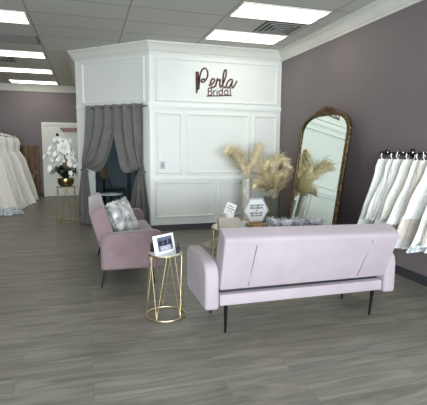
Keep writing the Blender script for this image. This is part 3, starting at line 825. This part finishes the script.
# ------------------------------------------------------------------ vases and pampas
V1 = (2.55, 6.62); V2 = (2.93, 6.42)
v1 = thing('ceramic_vase', 'tall slim whitewashed vase by the panelled wall', 'vase', (*V1, 0))
MB().lathe([(.065, 0.0005), (.075, .03), (.075, .80), (.065, .90), (.055, .91), (.06, .80), (.06, .05), (.02, .04)], 32).obj('body', 'ceramic', v1)
v2_ = thing('glass_vase', 'wide clear glass vase holding the larger pampas bunch by the mirror', 'vase', (*V2, 0))
MB().lathe([(.001, .002), (.10, .002), (.11, .02), (.135, .62), (.130, .62), (.105, .025), (.001, .02)], 40).obj('body', 'glass', v2_)
def plume(label, base, ctrl, plen, wid, n=1150, droop=.35):
    """ctrl: stalk control points relative to the vase, the last ones run through the plume"""
    t = thing('pampas_plume', label, 'dried grass', (base[0], base[1], .03), 0, 'pampas plumes in the vases')
    P = smooth_pts(ctrl, 10); P = [Vector(p) - Vector((base[0], base[1], .03)) for p in P]
    MB().tube(P, [.008 * (1 - .7 * i / len(P)) for i in range(len(P))], 6).obj('stalk', 'reed', t)
    # arc length
    acc = [0]
    for a, b_ in zip(P, P[1:]): acc.append(acc[-1] + (b_ - a).length)
    tot = acc[-1]; q = MB()
    for _ in range(n):
        s = tot - plen * rnd.random()
        for i in range(len(acc) - 1):
            if acc[i + 1] >= s: break
        f = (s - acc[i]) / max(1e-6, acc[i + 1] - acc[i]); p = P[i].lerp(P[i + 1], f); T = (P[i + 1] - P[i]).normalized()
        w = (s - (tot - plen)) / plen; rad = 1.35 * wid * (math.sin(PI * (w * .82 + .13)) ** .8)
        r1 = Vector((rnd.gauss(0, 1), rnd.gauss(0, 1), rnd.gauss(0, 1))); r1 = (r1 - T * r1.dot(T)).normalized()
        L_ = rnd.choice((.5, .8, 1.0, 1.25, 1.6)) * rnd.uniform(.8, 1.2); d1 = (T * 1.0 + r1 * .8).normalized()
        a0 = p; a1 = p + (T * .9 + r1 * .75) * rad * L_; a2 = a1 + (T * .8 + r1 * .35 + Vector((0, 0, -droop))) * rad * L_ * .9
        sd = T.cross(r1) * .0034
        q.quad(a0 - sd, a0 + sd, a1 + sd * 1.4, a1 - sd * 1.4); q.tri(a1 - sd * 1.4, a1 + sd * 1.4, a2)
    q.obj('plume', 'plume', t, False)
x, y = V1
plume('bushy pampas plume leaning far left out of the slim white vase', V1, [(x, y, .03), (x - .02, y, .9), (x - .07, y, 1.08), (x - .15, y - .02, 1.23), (x - .25, y - .05, 1.34), (x - .31, y - .06, 1.34)], .55, .085)
plume('thin pointed pampas plume leaning right out of the slim white vase', V1, [(x, y, .03), (x + .01, y, .9), (x + .08, y - .02, 1.14), (x + .16, y - .04, 1.32), (x + .22, y - .05, 1.48)], .62, .062)
x, y = V2
def v2p(*offs): return [(x + dx, y + dy, z if z < .64 else .62 + (z - .62) * .80) for dx, dy, z in offs]
plume('pampas plume arching over to the right, highest of the glass vase bunch', V2, v2p((.03, .03, .03), (.03, .02, .62), (-.01, .02, 1.0), (.02, 0, 1.24), (.10, -.05, 1.36), (.19, -.08, 1.28)), .55, .075)
plume('pampas plume curling up and left in the glass vase bunch', V2, v2p((-.04, .02, .03), (-.03, .0, .62), (-.10, -.02, .95), (-.16, -.04, 1.12), (-.14, -.05, 1.24), (-.06, -.06, 1.28)), .50, .075)
plume('upright pampas plume reaching toward the mirror from the glass vase', V2, v2p((.05, -.02, .03), (.06, -.03, .62), (.10, -.09, .85), (.14, -.15, 1.05), (.17, -.21, 1.22)), .48, .065)
plume('pampas plume drooping low left from the glass vase', V2, v2p((-.04, -.04, .03), (-.04, -.05, .62), (-.11, -.09, .80), (-.22, -.13, .89), (-.33, -.17, .90)), .42, .065)
plume('pampas plume in the front centre of the glass vase bunch', V2, v2p((0, -.05, .03), (0, -.07, .62), (-.02, -.14, .83), (-.01, -.18, .98), (.02, -.21, 1.08)), .46, .08)

# ------------------------------------------------------------------ wooden panel at the far wall
wp = thing('wooden_panel', 'rustic brown plank panel leaning on the far mauve wall beside the gowns', 'wood panel', (-1.49, FY - .20, 0))
wt = Matrix.Rotation(math.radians(-6), 4, 'X')
for k in range(-1, 3):
    b = MB(); b.box(-.21 + k * .14, -.073 + k * .14, 0, .03, .003, 1.45, .004, mtx=wt); b.obj('plank', 'darkwood' if k < 0 else 'barn', wp)
for z in (.18, 1.2):
    b = MB(); b.box(-.34, .205, .031, .05, z, z + .1, .003, mtx=wt); b.obj('batten', 'barn', wp)
b = MB(); b.tube(smooth_pts([wt @ Vector(p) for p in ((-.02, -.004, .42), (.02, -.05, .5), (.06, -.05, .62), (.10, -.03, .72), (.05, -.02, .78))]), .012, 8); b.tube([wt @ Vector(p) for p in ((.05, -.045, .58), (-.04, -.04, .66))], .009, 8)
b.obj('twig_handle', 'reed', wp)

# ------------------------------------------------------------------ gowns
def gown(name, label, loc, L_, prof, folds, fa, shift, m, rz=0, group=None, seed=0, hem=None, extra=None, cat='dress', seg=88):
    """prof: list of (t, half width x, half depth y); folds grow towards the hem; shift: hem drift (x,y)"""
    r_ = random.Random(seed); t = thing(name, label, cat, loc, rz, group)
    ph = [r_.uniform(0, 6.3) for _ in range(4)]
    def at(tq):
        for a, b_ in zip(prof, prof[1:]):
            if tq <= b_[0]:
                f = (tq - a[0]) / (b_[0] - a[0]); f = f * f * (3 - 2 * f) if False else f
                return a[1] + (b_[1] - a[1]) * f, a[2] + (b_[2] - a[2]) * f
        return prof[-1][1], prof[-1][2]
    def ringp(tq, k, grow=1.0, zz=0):
        a = 2 * PI * k / seg; hx_, hy_ = at(min(1, tq)); am = fa * min(1, max(0, tq - .06) * 1.6)
        f = 1 + am * (.75 * (1 - 2 * abs(math.sin(folds * .5 * a + ph[0] + .4 * tq + .5 * math.sin(2 * a + ph[1]))) ** .8) + .4 * math.sin((folds * 1.7) // 1 * a + ph[1]) + .25 * math.sin(3 * a + ph[2] + tq))
        drop = .035 * math.sin(5 * a + ph[3]) * tq * tq
        return (hx_ * f * grow * math.cos(a) + shift[0] * tq * tq, hy_ * f * grow * math.sin(a) + shift[1] * tq * tq, -L_ * tq + drop * L_ * .3 + zz)
    NB = 5; NS = 26; split = prof[2][0] if len(prof) > 3 else .2
    rows = [[ringp(split * i / NB, k) for k in range(seg + 1)] for i in range(NB + 1)]
    MB().grid(rows).obj('bodice', m, t, angle=80)
    rows = [[ringp(split + (1 - split) * i / NS, k) for k in range(seg + 1)] for i in range(NS + 1)]
    MB().grid(rows).obj('skirt', m, t, angle=80)
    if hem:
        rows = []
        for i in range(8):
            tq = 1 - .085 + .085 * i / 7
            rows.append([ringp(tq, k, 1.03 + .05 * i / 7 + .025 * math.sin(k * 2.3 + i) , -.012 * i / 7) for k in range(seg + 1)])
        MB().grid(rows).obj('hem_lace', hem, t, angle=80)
    if extra:
        q = MB()
        for _ in range(extra[1]):
            tq = r_.uniform(*extra[2]); k = r_.randrange(seg); p = Vector(ringp(tq, k, 1.01))
            q.ball(p, r_.uniform(.012, .028), 1, (1, 1, 1.5))
        q.obj('lace_applique', extra[0], t)
    for s in (-1, 1):
        pt = prof[0]
        MB().tube([(s * pt[1] * .7, 0, 0), (s * pt[1] * .8, 0, .035), (s * pt[1] * .75, 0, .06)], .006, 6).obj('strap', m, t)
    return t
def hanger(label, loc, w, m, rz=0, group=None, h=.10):
    t = thing('hanger', label, 'hanger', loc, rz, group)
    P = smooth_pts([(-w, 0, -h), (-w * .5, 0, -h * .45), (0, 0, -h * .12), (w * .5, 0, -h * .45), (w, 0, -h)], 6)
    MB().tube(P, .008 if h > .06 else .004, 8).obj('arms', m, t)
    hk = [(0, 0, -h * .12), (0, 0, -.0)] + [(-.016 + .020 * math.cos(a) , 0, .006 + .022 * math.sin(a)) for a in [i * PI * 1.05 / 10 for i in range(11)]]
    MB().tube(hk, .003, 6).obj('hook', 'chrome', t)
    return t

# left rack of wedding gowns
RX = -2.0; RZ = 1.74
rk = thing('clothing_rack', 'rail on the left carrying the wedding gowns', 'clothing rack', (RX, 10.9, 0))
MB().tube([(0, -1.75, RZ), (0, 1.75, RZ)], .014, 10).obj('rail', 'chrome', rk)
for y in (-1.7, 1.7):
    MB().tube([(0, y, .0), (0, y, RZ)], .014, 10).obj('post', 'chrome', rk)
    MB().tube([(-.3, y, .012), (.3, y, .012)], .012, 10).obj('foot', 'chrome', rk)
mats = ['lace', 'tulle', 'ivory', 'lace', 'tulle', 'lace', 'ivory']
names = ['nearest', 'second', 'third', 'fourth', 'fifth', 'sixth', 'farthest']
words = ['champagne lace gown with silver lace hem, nearest on the left rack', 'plain white wedding gown hanging second nearest on the left rack',
         'ivory gown between two lace gowns, third nearest on the left rack', 'champagne lace gown in the middle of the left rack',
         'white tulle gown with a big skirt, third from the far end of the left rack', 'champagne lace gown second from the far end of the left rack',
         'ivory gown at the far end of the left rack beside the wooden panel']
for i in range(7):
    y = 9.62 + i * .40
    hanger('white hanger of the %s gown on the left rack' % names[i], (RX, y, RZ + .0), .24, 'hanger', 0, 'white hangers on the left rack', .09)
    wk = (.95, 1.0, .93, 1.02, 1.0, 1.08, 1.04)[i]
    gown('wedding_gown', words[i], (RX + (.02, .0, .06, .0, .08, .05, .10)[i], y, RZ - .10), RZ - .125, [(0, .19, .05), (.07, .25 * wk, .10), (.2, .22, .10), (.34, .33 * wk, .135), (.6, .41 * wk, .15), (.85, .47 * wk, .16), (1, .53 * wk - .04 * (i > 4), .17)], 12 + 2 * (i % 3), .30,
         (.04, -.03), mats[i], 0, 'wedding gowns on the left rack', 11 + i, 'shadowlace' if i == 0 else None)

# right rack: short pale dresses on a wall rail
QX = 3.03; QZ = 1.375
rr_ = thing('wall_rail', 'black twisted wall rail with round finial on the right wall', 'clothing rail', (QX, 3.0, QZ))
P = [(.0, 1.0 - 3.0 * i / 60, 0) for i in range(61)]
MB().tube([(0, .84 - i * .008, 0) for i in range(356)], [.007 + .0055 * abs(math.sin(i * .55)) for i in range(366)], 8).obj('rail', 'black', rr_)
b = MB(); b.ball((0, .86, 0), .020, 2); b.ball((0, .895, 0), .011, 1); b.obj('finial', 'black', rr_)
for y in (.78, -1.6):
    MB().tube([(0, y, 0), (WX - QX - .001, y, 0)], .010, 8).obj('bracket', 'black', rr_)
    q = MB(); q.box(WX - QX - .008, WX - QX - .001, y - .03, y + .03, -.045, .045, .002); q.obj('wall_plate', 'black', rr_)
    q = MB(); q.ball((0, y, .012), .028, 2); q.obj('bracket_knob', 'black', rr_)
rm = ['cool', 'tulle', 'tulle', 'ivory', 'cool', 'lace', 'cool', 'tulle', 'ivory']
rl = [.72, .62, .82, .58, .60, .80, .52, .78, .72]
rw = ['sheer cool white dress at the far left end of the wall rail, flaring widest', 'white dress second from the left end of the wall rail',
      'long layered white dress third from the left on the wall rail', 'short ivory dress fourth from the left on the wall rail',
      'short cool white dress fifth from the left on the wall rail', 'longer champagne dress, sixth from the left on the wall rail',
      'shortest cool white dress, seventh from the left on the wall rail', 'long white dress with a grey lace hem near the right photo edge',
      'ivory dress at the right photo edge on the wall rail']
on = ['first', 'second', 'third', 'fourth', 'fifth', 'sixth', 'seventh', 'eighth', 'ninth']
for i in range(9):
    y = 3.71 - i * .113 + (.02, -.015, .02, 0, -.02, .01, .02, -.01, 0)[i]
    hanger('black hanger of the %s dress from the left on the wall rail' % on[i], (QX, y, QZ), .12, 'black', 0, 'black hangers on the wall rail', .055)
    wd = .26 if i == 0 else .23
    gown('hanging_dress', rw[i], (QX, y, QZ - .062), rl[i], [(0, .14, .034), (.1, .17, .045), (.25, .18, .05), (.6, .22, .056), (1, .25, .062 if i else .08)], 8 + 2 * (i % 3), .30,
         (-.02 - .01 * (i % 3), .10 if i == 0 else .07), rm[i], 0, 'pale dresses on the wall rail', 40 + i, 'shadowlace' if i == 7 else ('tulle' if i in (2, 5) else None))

# ------------------------------------------------------------------ camera
yaw, pitch, roll = math.radians(16.59512065), math.radians(-7.30054055), math.radians(0.44573443)
f = Vector((math.sin(yaw) * math.cos(pitch), math.cos(yaw) * math.cos(pitch), math.sin(pitch)))
r = Vector((math.cos(yaw), -math.sin(yaw), 0)); u = r.cross(f)
r2 = r * math.cos(roll) + u * math.sin(roll); u2 = r2.cross(f)
cam = bpy.data.cameras.new('camera'); co = bpy.data.objects.new('camera', cam); COL.objects.link(co)
cam.sensor_fit = 'HORIZONTAL'; cam.sensor_width = 36; cam.lens = 36 * 423.381 / 427; cam.clip_start = .05
R = Matrix((r2, u2, -f)).transposed().to_4x4(); co.matrix_world = Matrix.Translation((0, 0, 1.41)) @ R
scene.camera = co

# ------------------------------------------------------------------ light
w = bpy.data.worlds.new('sky'); scene.world = w; w.use_nodes = True
bg = w.node_tree.nodes['Background']; bg.inputs['Color'].default_value = (.84, .93, 1.0, 1); bg.inputs['Strength'].default_value = 25.0
for x0, x1 in ((-3.0, -1.05), (-.95, 1.05), (1.15, 3.2)):
    l = bpy.data.lights.new('window_portal', 'AREA'); l.shape = 'RECTANGLE'; l.size = x1 - x0; l.size_y = 2.05; l.cycles.is_portal = True
    o = bpy.data.objects.new('window_portal', l); COL.objects.link(o); o.location = ((x0 + x1) / 2, BY - .05, 1.275); o.rotation_euler = (PI / 2, 0, 0)
l = bpy.data.lights.new('fitting_room_fill', 'POINT'); l.energy = 26; l.color = (.7, .95, 1); l.shadow_soft_size = .1  # added fill light without a fixture, brightens the fitting room
o = bpy.data.objects.new('fitting_room_fill', l); COL.objects.link(o); o.location = (.5, 9.2, 2.7)

scene.view_settings.view_transform = 'Standard'; scene.view_settings.look = 'None'
scene.view_settings.gamma = 1; scene.view_settings.use_curve_mapping = False; scene.view_settings.exposure = 0.06
scene.cycles.max_bounces = 10; scene.cycles.diffuse_bounces = 6; scene.cycles.caustics_reflective = False
scene.cycles.use_denoising = True
